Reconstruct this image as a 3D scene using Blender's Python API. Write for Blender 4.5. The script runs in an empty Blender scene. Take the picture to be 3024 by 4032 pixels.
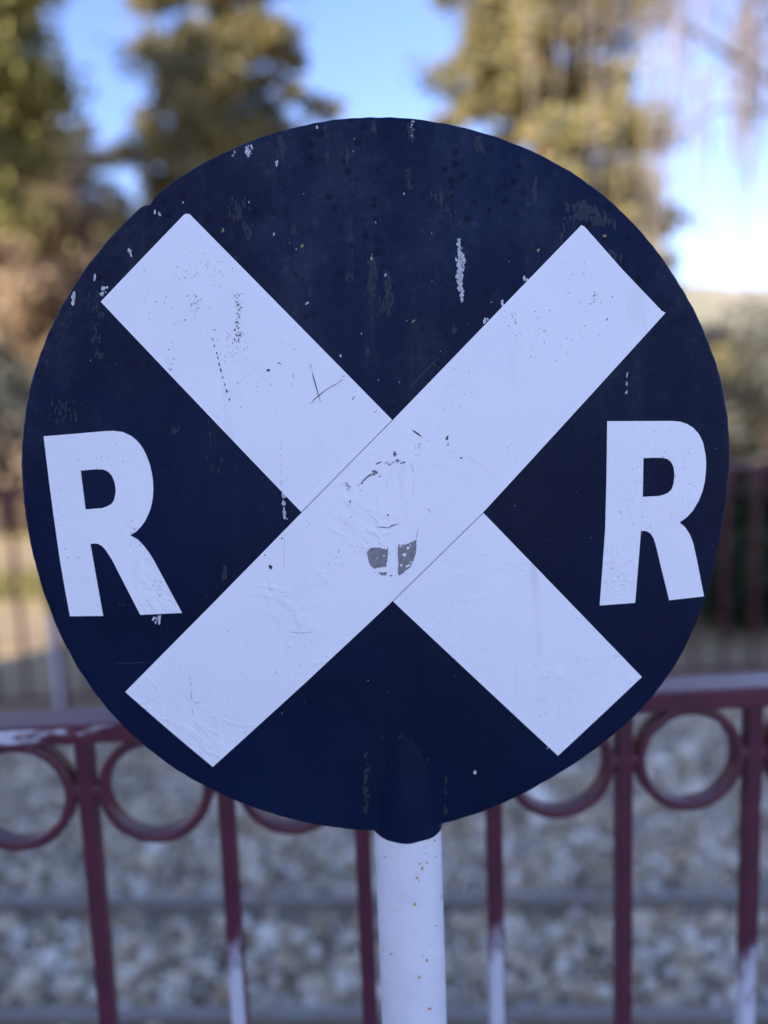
import bpy, bmesh, math, random
import numpy as np
from mathutils import Vector, Matrix
from mathutils.geometry import tessellate_polygon
rad = math.radians
random.seed(7)
RNG = np.random.default_rng(11)
SC = bpy.context.scene
COL = SC.collection

# ------------------------------------------------------------------ camera
CAM_H = 1.55
PITCH, ROLL = 0.1237, -0.0364
FPX = 3028.0
cr, sr = math.cos(ROLL), math.sin(ROLL)
FWD = Vector((0, math.cos(PITCH), -math.sin(PITCH)))
UP0 = Vector((0, math.sin(PITCH), math.cos(PITCH)))
RT0 = Vector((1, 0, 0))
RT = RT0 * cr + UP0 * sr
UPV = -RT0 * sr + UP0 * cr
EYE = Vector((0, 0, CAM_H))
cam_data = bpy.data.cameras.new('camera')
cam = bpy.data.objects.new('camera', cam_data)
COL.objects.link(cam)
m = Matrix.Identity(4)
for i in range(3):
    m[i][0], m[i][1], m[i][2], m[i][3] = RT[i], UPV[i], -FWD[i], EYE[i]
cam.matrix_world = m
cam_data.sensor_fit = 'VERTICAL'
cam_data.sensor_height = 36.0
cam_data.lens = 36.0 * FPX / 4032.0
cam_data.clip_start = 0.02
cam_data.clip_end = 3000
cam_data.dof.use_dof = True
cam_data.dof.focus_distance = 0.640
cam_data.dof.aperture_fstop = 1.45
cam_data.dof.aperture_blades = 0
SC.camera = cam

# ------------------------------------------------------------------ sky and sun
SUN_AZ = math.atan2(-0.70, -0.71)      # compass angle from +Y towards +X: behind and left of the camera
SUN_EL = rad(19)
world = bpy.data.worlds.new('World')
SC.world = world
world.use_nodes = True
wn, wl = world.node_tree.nodes, world.node_tree.links
wn.clear()
sky = wn.new('ShaderNodeTexSky')
sky.sky_type = 'NISHITA'
sky.sun_disc = False
sky.sun_elevation = SUN_EL
sky.sun_rotation = SUN_AZ
sky.air_density = 1.0
sky.dust_density = 0.5
sky.ozone_density = 2.6
tc = wn.new('ShaderNodeTexCoord')
mp = wn.new('ShaderNodeMapping'); mp.inputs['Scale'].default_value = (1.6, 1.6, 5.0)
nz = wn.new('ShaderNodeTexNoise'); nz.inputs['Scale'].default_value = 1.7; nz.inputs['Detail'].default_value = 5
nz.inputs['Distortion'].default_value = 0.5
rp = wn.new('ShaderNodeValToRGB')
rp.color_ramp.elements[0].position = 0.56; rp.color_ramp.elements[0].color = (0, 0, 0, 1)
rp.color_ramp.elements[1].position = 0.78; rp.color_ramp.elements[1].color = (0.4, 0.4, 0.4, 1)
mx = wn.new('ShaderNodeMixRGB')
mx.inputs['Color2'].default_value = (5.6, 5.9, 6.6, 1)
bg = wn.new('ShaderNodeBackground'); bg.inputs['Strength'].default_value = 0.115
wo = wn.new('ShaderNodeOutputWorld')
wl.new(tc.outputs['Generated'], mp.inputs['Vector'])
wl.new(mp.outputs['Vector'], nz.inputs['Vector'])
wl.new(nz.outputs['Fac'], rp.inputs['Fac'])
wl.new(rp.outputs['Color'], mx.inputs['Fac'])
wl.new(sky.outputs['Color'], mx.inputs['Color1'])
tint = wn.new('ShaderNodeMixRGB'); tint.blend_type = 'MULTIPLY'; tint.inputs['Fac'].default_value = 1.0
tint.inputs['Color2'].default_value = (4.85, 4.62, 6.15, 1)
soft0 = wn.new('ShaderNodeMixRGB'); soft0.blend_type = 'MULTIPLY'; soft0.inputs['Fac'].default_value = 1.0
soft0.inputs['Color2'].default_value = (0.2, 0.2, 0.2, 1)
soft = wn.new('ShaderNodeGamma'); soft.inputs['Gamma'].default_value = 1.08
rolloff = wn.new('ShaderNodeVectorMath'); rolloff.operation = 'MULTIPLY_ADD'     # bright haze near the horizon rolls off softly
rolloff.inputs[1].default_value = (0.075, 0.075, 0.075); rolloff.inputs[2].default_value = (1, 1, 1)
rolldiv = wn.new('ShaderNodeVectorMath'); rolldiv.operation = 'DIVIDE'
wl.new(mx.outputs['Color'], rolloff.inputs[0]); wl.new(mx.outputs['Color'], rolldiv.inputs[0]); wl.new(rolloff.outputs[0], rolldiv.inputs[1])
wl.new(rolldiv.outputs[0], soft0.inputs['Color1']); wl.new(soft0.outputs['Color'], soft.inputs['Color'])
wl.new(soft.outputs['Color'], tint.inputs['Color1'])
wl.new(tint.outputs['Color'], bg.inputs['Color'])
wl.new(bg.outputs['Background'], wo.inputs['Surface'])

sun_data = bpy.data.lights.new('sun', 'SUN')
sun_data.energy = 4.0
sun_data.angle = rad(0.5)
sun_data.color = (1.0, 0.88, 0.70)
sun = bpy.data.objects.new('sun', sun_data)
COL.objects.link(sun)
SUN_DIR = Vector((math.sin(SUN_AZ) * math.cos(SUN_EL), math.cos(SUN_AZ) * math.cos(SUN_EL), math.sin(SUN_EL)))
sun.rotation_euler = SUN_DIR.to_track_quat('Z', 'Y').to_euler()
sun.location = SUN_DIR * 50

SC.view_settings.view_transform = 'Standard'
SC.view_settings.look = 'None'
SC.view_settings.gamma = 1.0
SC.view_settings.exposure = 2.05
SC.render.engine = 'CYCLES'
SC.cycles.use_denoising = True
SC.cycles.max_bounces = 6


# ------------------------------------------------------------------ helpers
def ray(px, py):
    """direction through a photo position given on the 1659 x 2212 view of it"""
    k = 3024 / 1659
    return (FWD + RT * ((px * k - 1512) / FPX) - UPV * ((py * k - 2016) / FPX))


def at(px, py, Y):
    d = ray(px, py)
    return EYE + d * (Y / d.y)


def on_ground(px, py, z=0.0):
    d = ray(px, py)
    return EYE + d * ((z - CAM_H) / d.z)


def link(name, mesh, mat=None, parent=None, **props):
    o = bpy.data.objects.new(name, mesh)
    COL.objects.link(o)
    if mat is not None and len(mesh.materials) == 0:
        mesh.materials.append(mat)
    if parent is not None:
        o.parent = parent
    for k, v in props.items():
        o[k] = v
    return o


def empty(name, loc, **props):
    o = bpy.data.objects.new(name, None)
    o.empty_display_size = 0.1
    o.location = loc
    COL.objects.link(o)
    for k, v in props.items():
        o[k] = v
    return o


def mesh_np(name, V, F, smooth=False):
    me = bpy.data.meshes.new(name)
    V = np.asarray(V, dtype=np.float32)
    F = np.asarray(F, dtype=np.int32)
    me.vertices.add(len(V)); me.vertices.foreach_set('co', V.ravel())
    n = F.shape[1]
    me.loops.add(F.size); me.loops.foreach_set('vertex_index', F.ravel())
    me.polygons.add(len(F))
    me.polygons.foreach_set('loop_start', np.arange(0, F.size, n, dtype=np.int32))
    me.polygons.foreach_set('loop_total', np.full(len(F), n, dtype=np.int32))
    if smooth:
        me.polygons.foreach_set('use_smooth', np.ones(len(F), dtype=bool))
    me.update(calc_edges=True)
    me.validate()
    return me


def bm_mesh(name, bm, smooth=False):
    me = bpy.data.meshes.new(name)
    if smooth:
        for f in bm.faces:
            f.smooth = True
    bm.to_mesh(me); bm.free()
    return me


def add_box(bm, x0, x1, y0, y1, z0, z1, bevel=0.0, seg=2):
    r = bmesh.ops.create_cube(bm, size=1)
    vs = r['verts']
    for v in vs:
        v.co = Vector(((x0 + x1) / 2 + v.co.x * (x1 - x0), (y0 + y1) / 2 + v.co.y * (y1 - y0), (z0 + z1) / 2 + v.co.z * (z1 - z0)))
    if bevel > 0:
        es = list({e for v in vs for e in v.link_edges})
        bmesh.ops.bevel(bm, geom=es, offset=bevel, segments=seg, affect='EDGES', profile=0.6)


def tube(V, F, pts, radii, seg=7):
    """append a tapered tube to the lists"""
    base = len(V)
    prev = None
    for i, (p, r) in enumerate(zip(pts, radii)):
        a = pts[min(i + 1, len(pts) - 1)] - pts[max(i - 1, 0)]
        a = a.normalized()
        ref = Vector((0, 0, 1)) if abs(a.z) < 0.9 else Vector((1, 0, 0))
        u = a.cross(ref).normalized(); w = a.cross(u)
        for k in range(seg):
            t = 2 * math.pi * k / seg
            V.append(tuple(p + u * (r * math.cos(t)) + w * (r * math.sin(t))))
    for i in range(len(pts) - 1):
        for k in range(seg):
            a0 = base + i * seg + k; a1 = base + i * seg + (k + 1) % seg
            F.append((a0, a1, a1 + seg, a0 + seg))


# ------------------------------------------------------------------ node materials
NEAR_TOP = CAM_H - 0.343                 # height of the near handrail


class Mat:
    def __init__(s, name):
        s.m = bpy.data.materials.new(name); s.m.use_nodes = True
        s.n = s.m.node_tree.nodes; s.l = s.m.node_tree.links
        s.b = s.n['Principled BSDF']; s.out = s.n['Material Output']
        s.tc = s.n.new('ShaderNodeTexCoord')

    def vec(s, scale=(1, 1, 1), src='Object', loc=(0, 0, 0)):
        q = s.n.new('ShaderNodeMapping'); q.inputs['Scale'].default_value = scale; q.inputs['Location'].default_value = loc
        s.l.new(s.tc.outputs[src], q.inputs['Vector']); return q.outputs['Vector']

    def noise(s, scale, detail=4, rough=0.55, vec=None, dist=0.0):
        q = s.n.new('ShaderNodeTexNoise'); q.inputs['Scale'].default_value = scale; q.inputs['Detail'].default_value = detail
        q.inputs['Roughness'].default_value = rough; q.inputs['Distortion'].default_value = dist
        s.l.new(vec if vec is not None else s.tc.outputs['Object'], q.inputs['Vector']); return q.outputs['Fac']

    def vor(s, scale, vec=None, feature='F1', rnd=1.0):
        q = s.n.new('ShaderNodeTexVoronoi'); q.feature = feature; q.inputs['Scale'].default_value = scale
        q.inputs['Randomness'].default_value = rnd
        s.l.new(vec if vec is not None else s.tc.outputs['Object'], q.inputs['Vector']); return q

    def ramp(s, fac, stops, interp='LINEAR'):
        q = s.n.new('ShaderNodeValToRGB'); q.color_ramp.interpolation = interp
        els = q.color_ramp.elements
        while len(els) < len(stops):
            els.new(0.5)
        for e, (p, c) in zip(els, stops):
            e.position = p; e.color = (c, c, c, 1) if isinstance(c, (int, float)) else (*c, 1)
        s.l.new(fac, q.inputs['Fac']); return q.outputs['Color']

    def rng(s, v, a, b, c=0.0, d=1.0):
        q = s.n.new('ShaderNodeMapRange'); q.interpolation_type = 'SMOOTHSTEP'
        for i, x in enumerate((a, b, c, d)):
            q.inputs[i + 1].default_value = x
        s.l.new(v, q.inputs[0]); return q.outputs[0]

    def math(s, op, a, b=None):
        q = s.n.new('ShaderNodeMath'); q.operation = op
        for i, x in enumerate((a, b)):
            if x is None: continue
            if isinstance(x, (int, float)): q.inputs[i].default_value = x
            else: s.l.new(x, q.inputs[i])
        return q.outputs[0]

    def mix(s, fac, a, b, kind='MIX'):
        q = s.n.new('ShaderNodeMixRGB'); q.blend_type = kind
        for key, x in (('Fac', fac), ('Color1', a), ('Color2', b)):
            if isinstance(x, (int, float)): q.inputs[key].default_value = x
            elif isinstance(x, tuple): q.inputs[key].default_value = (*x, 1)
            else: s.l.new(x, q.inputs[key])
        return q.outputs['Color']

    def sep(s):
        q = s.n.new('ShaderNodeSeparateXYZ'); s.l.new(s.tc.outputs['Object'], q.inputs[0]); return q.outputs

    def attr(s, name, kind='OBJECT'):
        q = s.n.new('ShaderNodeAttribute'); q.attribute_name = name; q.attribute_type = kind; return q.outputs['Fac']

    def island(s):
        q = s.n.new('ShaderNodeNewGeometry'); return q.outputs['Random Per Island']

    def bump(s, h, strength=0.3, dist=0.001, normal=None):
        q = s.n.new('ShaderNodeBump'); q.inputs['Strength'].default_value = strength; q.inputs['Distance'].default_value = dist
        s.l.new(h, q.inputs['Height'])
        if normal is not None: s.l.new(normal, q.inputs['Normal'])
        return q.outputs['Normal']

    def set(s, **kw):
        for k, v in kw.items():
            k = k.replace('_', ' ')
            i = s.b.inputs[k]
            if isinstance(v, tuple): i.default_value = (*v, 1)
            elif isinstance(v, (int, float)): i.default_value = v
            else: s.l.new(v, i)
        return s.m


def mat_sign_black():
    q = Mat('black_sign_paint')
    x, y, z = q.sep()
    base = q.mix(q.rng(q.noise(5, 5), 0.35, 0.7), (0.0006, 0.0046, 0.024), (0.0014, 0.0080, 0.038))
    # dusty bloom and scuffing, mostly on the weathered upper part
    up = q.rng(z, 1.40, 1.78)
    cloud = q.rng(q.noise(9, 8, 0.7, q.vec((1, 1, 0.7))), 0.44, 0.72)
    streak = q.rng(q.noise(30, 6, 0.65, q.vec((1.6, 1, 0.12))), 0.55, 0.78)
    dust = q.math('MULTIPLY', q.math('ADD', q.math('ADD', q.math('MULTIPLY', cloud, 0.85), 0.10), q.math('MULTIPLY', streak, 0.7)), q.math('ADD', q.math('MULTIPLY', up, 0.9), 0.10))
    fine = q.rng(q.noise(160, 4, 0.7), 0.5, 0.72)
    dust = q.math('MULTIPLY', dust, q.math('ADD', q.math('MULTIPLY', fine, 0.7), 0.45))
    col = q.mix(dust, base, (0.052, 0.066, 0.094))
    # tiny pale specks
    sp = q.vor(170); spk = q.rng(sp.outputs['Distance'], 0.10, 0.02)
    sel = q.rng(q.noise(40, 2), 0.58, 0.66)
    col = q.mix(q.math('MULTIPLY', q.math('MULTIPLY', spk, sel), 0.6), col, (0.2, 0.2, 0.2))
    # paint blisters: broken darker rings
    bl = q.vor(84, rnd=1.0)
    selb = q.math('MULTIPLY', q.rng(q.noise(13, 3), 0.44, 0.56), q.math('ADD', q.math('MULTIPLY', up, 0.9), 0.1))
    ring = q.math('MULTIPLY', q.rng(bl.outputs['Distance'], 0.34, 0.16), selb)
    col = q.mix(q.math('MULTIPLY', ring, 0.8), col, (0.0010, 0.002, 0.010))
    h = q.math('ADD', q.math('MULTIPLY', ring, 0.6), q.math('MULTIPLY', q.noise(420, 3), 0.12))
    h = q.math('ADD', h, q.math('MULTIPLY', q.noise(14, 3), 0.6))
    rough = q.math('ADD', q.math('MULTIPLY', dust, 0.25), q.math('ADD', 0.36, q.math('MULTIPLY', q.noise(25, 4), 0.18)))
    return q.set(Base_Color=col, Roughness=rough, Specular_IOR_Level=0.12, Normal=q.bump(h, 0.5, 0.0012))


def mat_white_vinyl():
    q = Mat('white_vinyl')
    x, y, z = q.sep()
    low = q.rng(z, 1.62, 1.42)                       # creased where it lies over the old, uneven paint
    wv = q.vec((1, 1, 1))
    n1 = q.noise(11, 4, 0.55, wv, 0.9)
    ridge = q.math('SUBTRACT', 1.0, q.math('ABSOLUTE', q.math('MULTIPLY', q.math('SUBTRACT', n1, 0.5), 16.0)))
    ridge = q.rng(ridge, 0.2, 1.0)
    n2 = q.noise(28, 4, 0.6, wv, 1.0)
    ridge2 = q.rng(q.math('SUBTRACT', 1.0, q.math('ABSOLUTE', q.math('MULTIPLY', q.math('SUBTRACT', n2, 0.53), 14.0))), 0.3, 1.0)
    sel = q.rng(q.noise(15, 3), 0.47, 0.58)
    h = q.math('MULTIPLY', q.math('ADD', ridge, q.math('MULTIPLY', ridge2, 0.5)), q.math('MULTIPLY', sel, q.math('ADD', q.math('MULTIPLY', low, 0.9), 0.08)))
    h = q.math('ADD', h, q.math('MULTIPLY', q.noise(110, 3), 0.22))
    h = q.math('ADD', h, q.math('MULTIPLY', q.noise(18, 3), 0.5))
    base = q.mix(q.rng(q.noise(7, 5), 0.35, 0.7), (0.88, 0.88, 0.87), (0.84, 0.845, 0.84))
    dirt = q.math('MULTIPLY', q.rng(q.noise(240, 5, 0.75), 0.60, 0.74), q.rng(q.noise(16, 4), 0.50, 0.66))
    col = q.mix(q.math('MULTIPLY', dirt, 0.5), base, (0.22, 0.22, 0.24))
    run = q.math('MULTIPLY', q.rng(q.noise(34, 5, 0.6, q.vec((1.4, 1, 0.10))), 0.58, 0.80), q.rng(q.noise(6, 3), 0.42, 0.62))
    col = q.mix(q.math('MULTIPLY', run, 0.28), col, (0.42, 0.41, 0.38))
    sp = q.vor(210); spk = q.math('MULTIPLY', q.rng(sp.outputs['Distance'], 0.13, 0.05), q.rng(q.noise(60, 1), 0.66, 0.70))
    col = q.mix(q.math('MULTIPLY', spk, 0.75), col, (0.08, 0.08, 0.09))
    return q.set(Base_Color=col, Roughness=q.math('ADD', 0.34, q.math('MULTIPLY', q.noise(30, 3), 0.16)), Specular_IOR_Level=0.45, Normal=q.bump(h, 0.5, 0.0010))


def mat_plain(name, col, rough=0.6, var=0.15, scale=120):
    q = Mat(name)
    dark = tuple(c * (1 - var * 2) for c in col)
    return q.set(Base_Color=q.mix(q.rng(q.noise(scale, 4), 0.35, 0.7), col, dark), Roughness=rough)


def mat_pole():
    q = Mat('white_pole_paint')
    base = q.mix(q.rng(q.noise(18, 5), 0.35, 0.7), (0.76, 0.76, 0.76), (0.68, 0.69, 0.70))
    v = q.vor(38); rust = q.math('MULTIPLY', q.rng(v.outputs['Distance'], 0.16, 0.06), q.rng(q.noise(30, 2), 0.60, 0.66))
    col = q.mix(q.math('MULTIPLY', rust, 0.85), base, (0.42, 0.25, 0.07))
    gr = q.math('MULTIPLY', q.rng(q.noise(130, 5, 0.7), 0.56, 0.72), 0.16)
    col = q.mix(gr, col, (0.3, 0.3, 0.32))
    h = q.math('ADD', q.noise(70, 4), q.math('MULTIPLY', q.noise(300, 3), 0.3))
    return q.set(Base_Color=col, Roughness=0.42, Normal=q.bump(h, 0.4, 0.0012))


def mat_fence():
    q = Mat('burgundy_fence_paint')
    x, y, z = q.sep()
    base = q.mix(q.rng(q.noise(14, 5), 0.35, 0.7), (0.094, 0.010, 0.025), (0.064, 0.0075, 0.019))
    chips = q.rng(q.noise(38, 6, 0.65), 0.68, 0.73)
    worn = q.attr('worn')
    side = q.rng(x, 0.0085, 0.0065)
    nz_ = q.math('MULTIPLY', q.noise(16, 5, 0.65, q.vec((1, 1, 0.5))), 0.30)
    wz = q.rng(q.math('SUBTRACT', q.math('ADD', z, nz_), worn), 0.035, -0.035)
    wt = q.attr('worn_rail')
    wr = q.rng(q.math('ADD', q.math('MULTIPLY', q.noise(30, 5, 0.6, q.vec((0.35, 1, 1))), 0.7), q.math('MULTIPLY', x, -0.35)), 0.46, 0.53)
    wr = q.math('MULTIPLY', wr, q.rng(x, -0.20, -0.26))
    front = q.math('MULTIPLY', q.rng(y, -0.0235, -0.0245), q.math('MULTIPLY', q.rng(q.math('ADD', z, q.math('MULTIPLY', q.noise(45, 4, 0.6, q.vec((0.5, 1, 1))), 0.012)), NEAR_TOP - 0.0165, NEAR_TOP - 0.0125), q.rng(z, NEAR_TOP - 0.003, NEAR_TOP - 0.006)))
    mask = q.math('MAXIMUM', q.math('MULTIPLY', q.math('MULTIPLY', q.math('GREATER_THAN', worn, 0.05), wz), side), q.math('MULTIPLY', q.math('MULTIPLY', wt, wr), front))
    col = q.mix(q.math('MULTIPLY', chips, 0.25), base, (0.30, 0.24, 0.27))
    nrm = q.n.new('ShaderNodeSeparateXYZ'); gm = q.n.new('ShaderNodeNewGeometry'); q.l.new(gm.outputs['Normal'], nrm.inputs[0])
    sky_sheen = q.math('MULTIPLY', q.rng(nrm.outputs[2], 0.35, 0.95), q.rng(q.noise(22, 5, 0.6, q.vec((0.3, 1, 1))), 0.2, 0.65))   # sky reflection on upward faces, painted into the colour
    col = q.mix(q.math('MULTIPLY', sky_sheen, 0.75), col, (0.25, 0.185, 0.20))
    col = q.mix(mask, col, (0.56, 0.56, 0.60))
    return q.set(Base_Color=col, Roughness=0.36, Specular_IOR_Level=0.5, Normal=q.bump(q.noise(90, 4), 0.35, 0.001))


def mat_stone():
    q = Mat('ballast_stone')
    c = q.ramp(q.island(), [(0.0, (0.14, 0.115, 0.075)), (0.18, (0.34, 0.26, 0.165)), (0.4, (0.74, 0.59, 0.39)), (0.56, (0.50, 0.34, 0.18)), (0.68, (0.86, 0.72, 0.50)), (1.0, (0.94, 0.87, 0.72))])
    c = q.mix(q.math('MULTIPLY', q.rng(q.noise(90, 4), 0.4, 0.7), 0.3), c, (0.22, 0.19, 0.15))
    c = q.mix(q.math('MULTIPLY', q.rng(q.noise(5.5, 4, 0.6), 0.52, 0.66), 0.5), c, (0.16, 0.135, 0.09))
    c = q.mix(q.math('MULTIPLY', q.rng(q.noise(3.1, 3, 0.6, q.vec(loc=(4, 2, 1))), 0.60, 0.70), 0.45), c, (0.30, 0.25, 0.09))
    return q.set(Base_Color=c, Roughness=0.85)


def mat_ground(name, a, b, c, scale):
    q = Mat(name)
    col = q.mix(q.rng(q.noise(scale, 6, 0.65), 0.38, 0.62), a, b)
    col = q.mix(q.rng(q.noise(scale * 0.22, 4), 0.5, 0.68), col, c)
    return q.set(Base_Color=col, Roughness=0.95, Normal=q.bump(q.noise(scale * 4, 5), 0.6, 0.02))


def mat_leaf(name, stops, trans=0.35):
    q = Mat(name)
    c = q.ramp(q.island(), stops)
    t = q.n.new('ShaderNodeBsdfTranslucent'); q.l.new(c, t.inputs['Color'])
    ms = q.n.new('ShaderNodeMixShader'); ms.inputs[0].default_value = trans
    q.set(Base_Color=c, Roughness=0.6, Specular_IOR_Level=0.25)
    q.l.new(q.b.outputs[0], ms.inputs[1]); q.l.new(t.outputs[0], ms.inputs[2]); q.l.new(ms.outputs[0], q.out.inputs['Surface'])
    return q.m


def mat_bark(name, a, b):
    q = Mat(name)
    n = q.noise(9, 6, 0.65, q.vec((1, 1, 0.25)))
    return q.set(Base_Color=q.mix(q.rng(n, 0.35, 0.65), a, b), Roughness=0.9, Normal=q.bump(n, 0.8, 0.03))


BLACK, VINYL, POLE, FENCE, STONE = mat_sign_black(), mat_white_vinyl(), mat_pole(), mat_fence(), mat_stone()
MARK = mat_plain('dark_scratch', (0.025, 0.026, 0.035), 0.6)
CHIP = mat_plain('pale_paint_chip', (0.62, 0.62, 0.62), 0.7)
FAINT = mat_plain('grey_paint_scuff', (0.006, 0.012, 0.028), 0.6)
MID = mat_plain('grey_paint_streak', (0.024, 0.034, 0.056), 0.7)
YELL = mat_plain('yellow_lichen', (0.36, 0.33, 0.16), 0.9)
PAPER = mat_plain('grey_backing', (0.27, 0.25, 0.245), 0.95, 0.12, 260)
TORN = mat_plain('grey_tear', (0.16, 0.16, 0.18), 0.8)
RUST = mat_plain('rust', (0.62, 0.36, 0.10), 0.8)

# ------------------------------------------------------------------ ground and track
GROUND = mat_ground('dry_ground', (0.30, 0.22, 0.115), (0.24, 0.19, 0.09), (0.36, 0.265, 0.145), 2.2)
TRACKBED = mat_ground('track_bed', (0.40, 0.35, 0.27), (0.50, 0.44, 0.34), (0.32, 0.28, 0.22), 14)
PATH = mat_ground('sandy_path', (0.28, 0.205, 0.12), (0.235, 0.175, 0.105), (0.32, 0.24, 0.15), 1.6)

gx = np.concatenate([np.linspace(-900, -40, 12), np.linspace(-30, 30, 61), np.linspace(40, 900, 12)])
gy = np.concatenate([np.linspace(-300, -30, 7), np.linspace(-20, 60, 81), np.linspace(75, 1500, 20)])
XX, YY = np.meshgrid(gx, gy)
ZZ = -0.02 + 0.0 * XX
V = np.stack([XX, YY, ZZ], -1).reshape(-1, 3)
nx = len(gx); idx = np.arange(len(V)).reshape(len(gy), nx)
F = np.stack([idx[:-1, :-1], idx[:-1, 1:], idx[1:, 1:], idx[1:, :-1]], -1).reshape(-1, 4)
link('ground', mesh_np('ground', V, F, True), GROUND, kind='structure')


def sheet(name, pts, z, mat):
    me = bpy.data.meshes.new(name)
    me.from_pydata([(p[0], p[1], z) for p in pts], [], [tuple(range(len(pts)))])
    return link(name, me, mat, kind='structure')


sheet('track_bed', [(-6, 0.98), (6, 1.25), (6, 4.25), (-6, 3.75)], -0.008, TRACKBED)
sheet('path', [(-30, 5.2), (-6, 5.15), (-2.0, 5.5), (3, 6.6), (9, 9.5), (9, 11.5), (3, 8.4), (-2.0, 6.5), (-6, 6.15), (-30, 6.3)], -0.012, PATH)
sheet('path', [(-40, 9.0), (-5, 8.6), (1, 9.6), (1, 10.6), (-5, 10.2), (-40, 11.5)], -0.012, PATH)

q = Mat('bounce_concrete')
CONC = q.set(Base_Color=q.mix(q.rng(q.noise(1.5, 6), .35, .7), (0.55, 0.53, 0.50), (0.47, 0.455, 0.43)), Roughness=.9)
sheet('bounce_pavement', [(-4.75, -14), (12, -14), (12, 1.25), (-4.75, .66)], -0.004, CONC)  # unseen pale paving, added to bounce light onto the sign

# ballast: loose stones, too many to count
ico = bmesh.new(); bmesh.ops.create_icosphere(ico, subdivisions=1, radius=1.0)
IV = np.array([v.co[:] for v in ico.verts]); IF = np.array([[v.index for v in f.verts] for f in ico.faces]); ico.free()


def stones(n, yr, sz):
    Y = RNG.uniform(*yr, n); X = RNG.uniform(-1, 1, n) * (0.62 * Y + 0.9)
    s = np.exp(RNG.normal(math.log(sz), 0.33, n))
    A = RNG.normal(size=(n, 3, 3)); Q, _ = np.linalg.qr(A)
    shp = RNG.uniform(0.55, 1.25, (n, 1, 3))
    jit = RNG.uniform(0.75, 1.25, (n, len(IV), 1))
    P = IV[None] * jit * shp * s[:, None, None]
    P = np.einsum('nij,nkj->nki', Q, P)
    P += np.stack([X, Y, RNG.uniform(-0.012, 0.012, n)], -1)[:, None]
    Fa = IF[None] + (np.arange(n) * len(IV))[:, None, None]
    return P.reshape(-1, 3), Fa.reshape(-1, 3)


P1, F1 = stones(26000, (1.30, 3.85), 0.0125)
P2, F2 = stones(2600, (1.30, 3.75), 0.023)
link('ballast_gravel', mesh_np('ballast_gravel', np.concatenate([P1, P2]), np.concatenate([F1, F2 + len(P1)])), STONE,
     kind='stuff', label='loose pale grey gravel around the miniature railway rails', category='gravel')

q = Mat('rail_steel')
STEEL = q.set(Base_Color=q.mix(q.rng(q.noise(20, 5), 0.4, 0.65), (0.30, 0.28, 0.25), (0.29, 0.24, 0.19)), Metallic=0.35, Roughness=0.5)
q = Mat('sleeper_wood')
WOOD = q.set(Base_Color=q.mix(q.noise(18, 5, 0.6, q.vec((1, 0.2, 1))), (0.05, 0.04, 0.03), (0.11, 0.09, 0.07)), Roughness=0.9)
a0, b0 = on_ground(0, 1948, 0.05), on_ground(1659, 1936, 0.05)
a1, b1 = on_ground(0, 2192, 0.05), on_ground(1659, 2188, 0.05)
dirv = ((b0 - a0).normalized() + (b1 - a1).normalized()).normalized()
ang = math.atan2(dirv.y, dirv.x)
mid0, mid1 = (a0 + b0) / 2, (a1 + b1) / 2
track = empty('railway_track', (mid1.x, (mid0.y + mid1.y) / 2, 0), label='narrow railway track of two dull steel rails lying in the grey gravel', category='railway track')
track.rotation_euler.z = ang
gauge = abs(mid0.y - mid1.y) * math.cos(ang)
prof = [(-.030, -.005), (.030, -.005), (.030, .003), (.006, .010), (.006, .036), (.018, .042), (.018, .057), (.014, .060), (-.014, .060), (-.018, .057), (-.018, .042), (-.006, .036), (-.006, .010), (-.030, .003)]
for s in (-1, 1):
    bm = bmesh.new()
    L = 6.0
    r0 = [bm.verts.new((-L, p[0], p[1])) for p in prof]; r1 = [bm.verts.new((L, p[0], p[1])) for p in prof]
    for i in range(len(prof)):
        j = (i + 1) % len(prof); bm.faces.new((r0[i], r0[j], r1[j], r1[i]))
    bm.faces.new(r0[::-1]); bm.faces.new(r1)
    o = link('rail', bm_mesh('rail', bm), STEEL, track)
    o.location = (0, s * gauge / 2, 0)
bm = bmesh.new(); add_box(bm, -.07, .07, -gauge / 2 - .22, gauge / 2 + .22, -.06, -.006, .006)
slm = bm_mesh('sleeper', bm)
for i in range(-9, 10):
    o = link('sleeper', slm, WOOD, track); o.location = (i * 0.55 + 0.1, 0, 0)

# ------------------------------------------------------------------ the two iron fences
SP = 0.165
bm = bmesh.new(); add_box(bm, -.0098, .0098, -.0098, .0098, 0.06, 1.165, .0018, 1); BAR = bm_mesh('bar', bm)
for_ring_r, rt, rd = 0.0630, 0.0060, 0.0100
bm = bmesh.new(); NS = 40
loops = []
for k in range(NS):
    t = 2 * math.pi * k / NS; c, s_ = math.cos(t), math.sin(t)
    loops.append([bm.verts.new((r * c, d, r * s_)) for r, d in ((for_ring_r - rt, -rd + .002), (for_ring_r - rt + .002, -rd), (for_ring_r + rt - .002, -rd), (for_ring_r + rt, -rd + .002), (for_ring_r + rt, rd), (for_ring_r - rt, rd))])
for k in range(NS):
    A, B = loops[k], loops[(k + 1) % NS]
    for i in range(6):
        bm.faces.new((A[i], A[(i + 1) % 6], B[(i + 1) % 6], B[i]))
bmesh.ops.recalc_face_normals(bm, faces=bm.faces)
RING = bm_mesh('ring', bm, True)
bm = bmesh.new(); bmesh.ops.create_uvsphere(bm, u_segments=12, v_segments=8, radius=1.0)
for v in bm.verts: v.co = Vector((v.co.x * .0115, v.co.y * .010, v.co.z * .0125))
COLLAR = bm_mesh('collar', bm, True)


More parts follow.
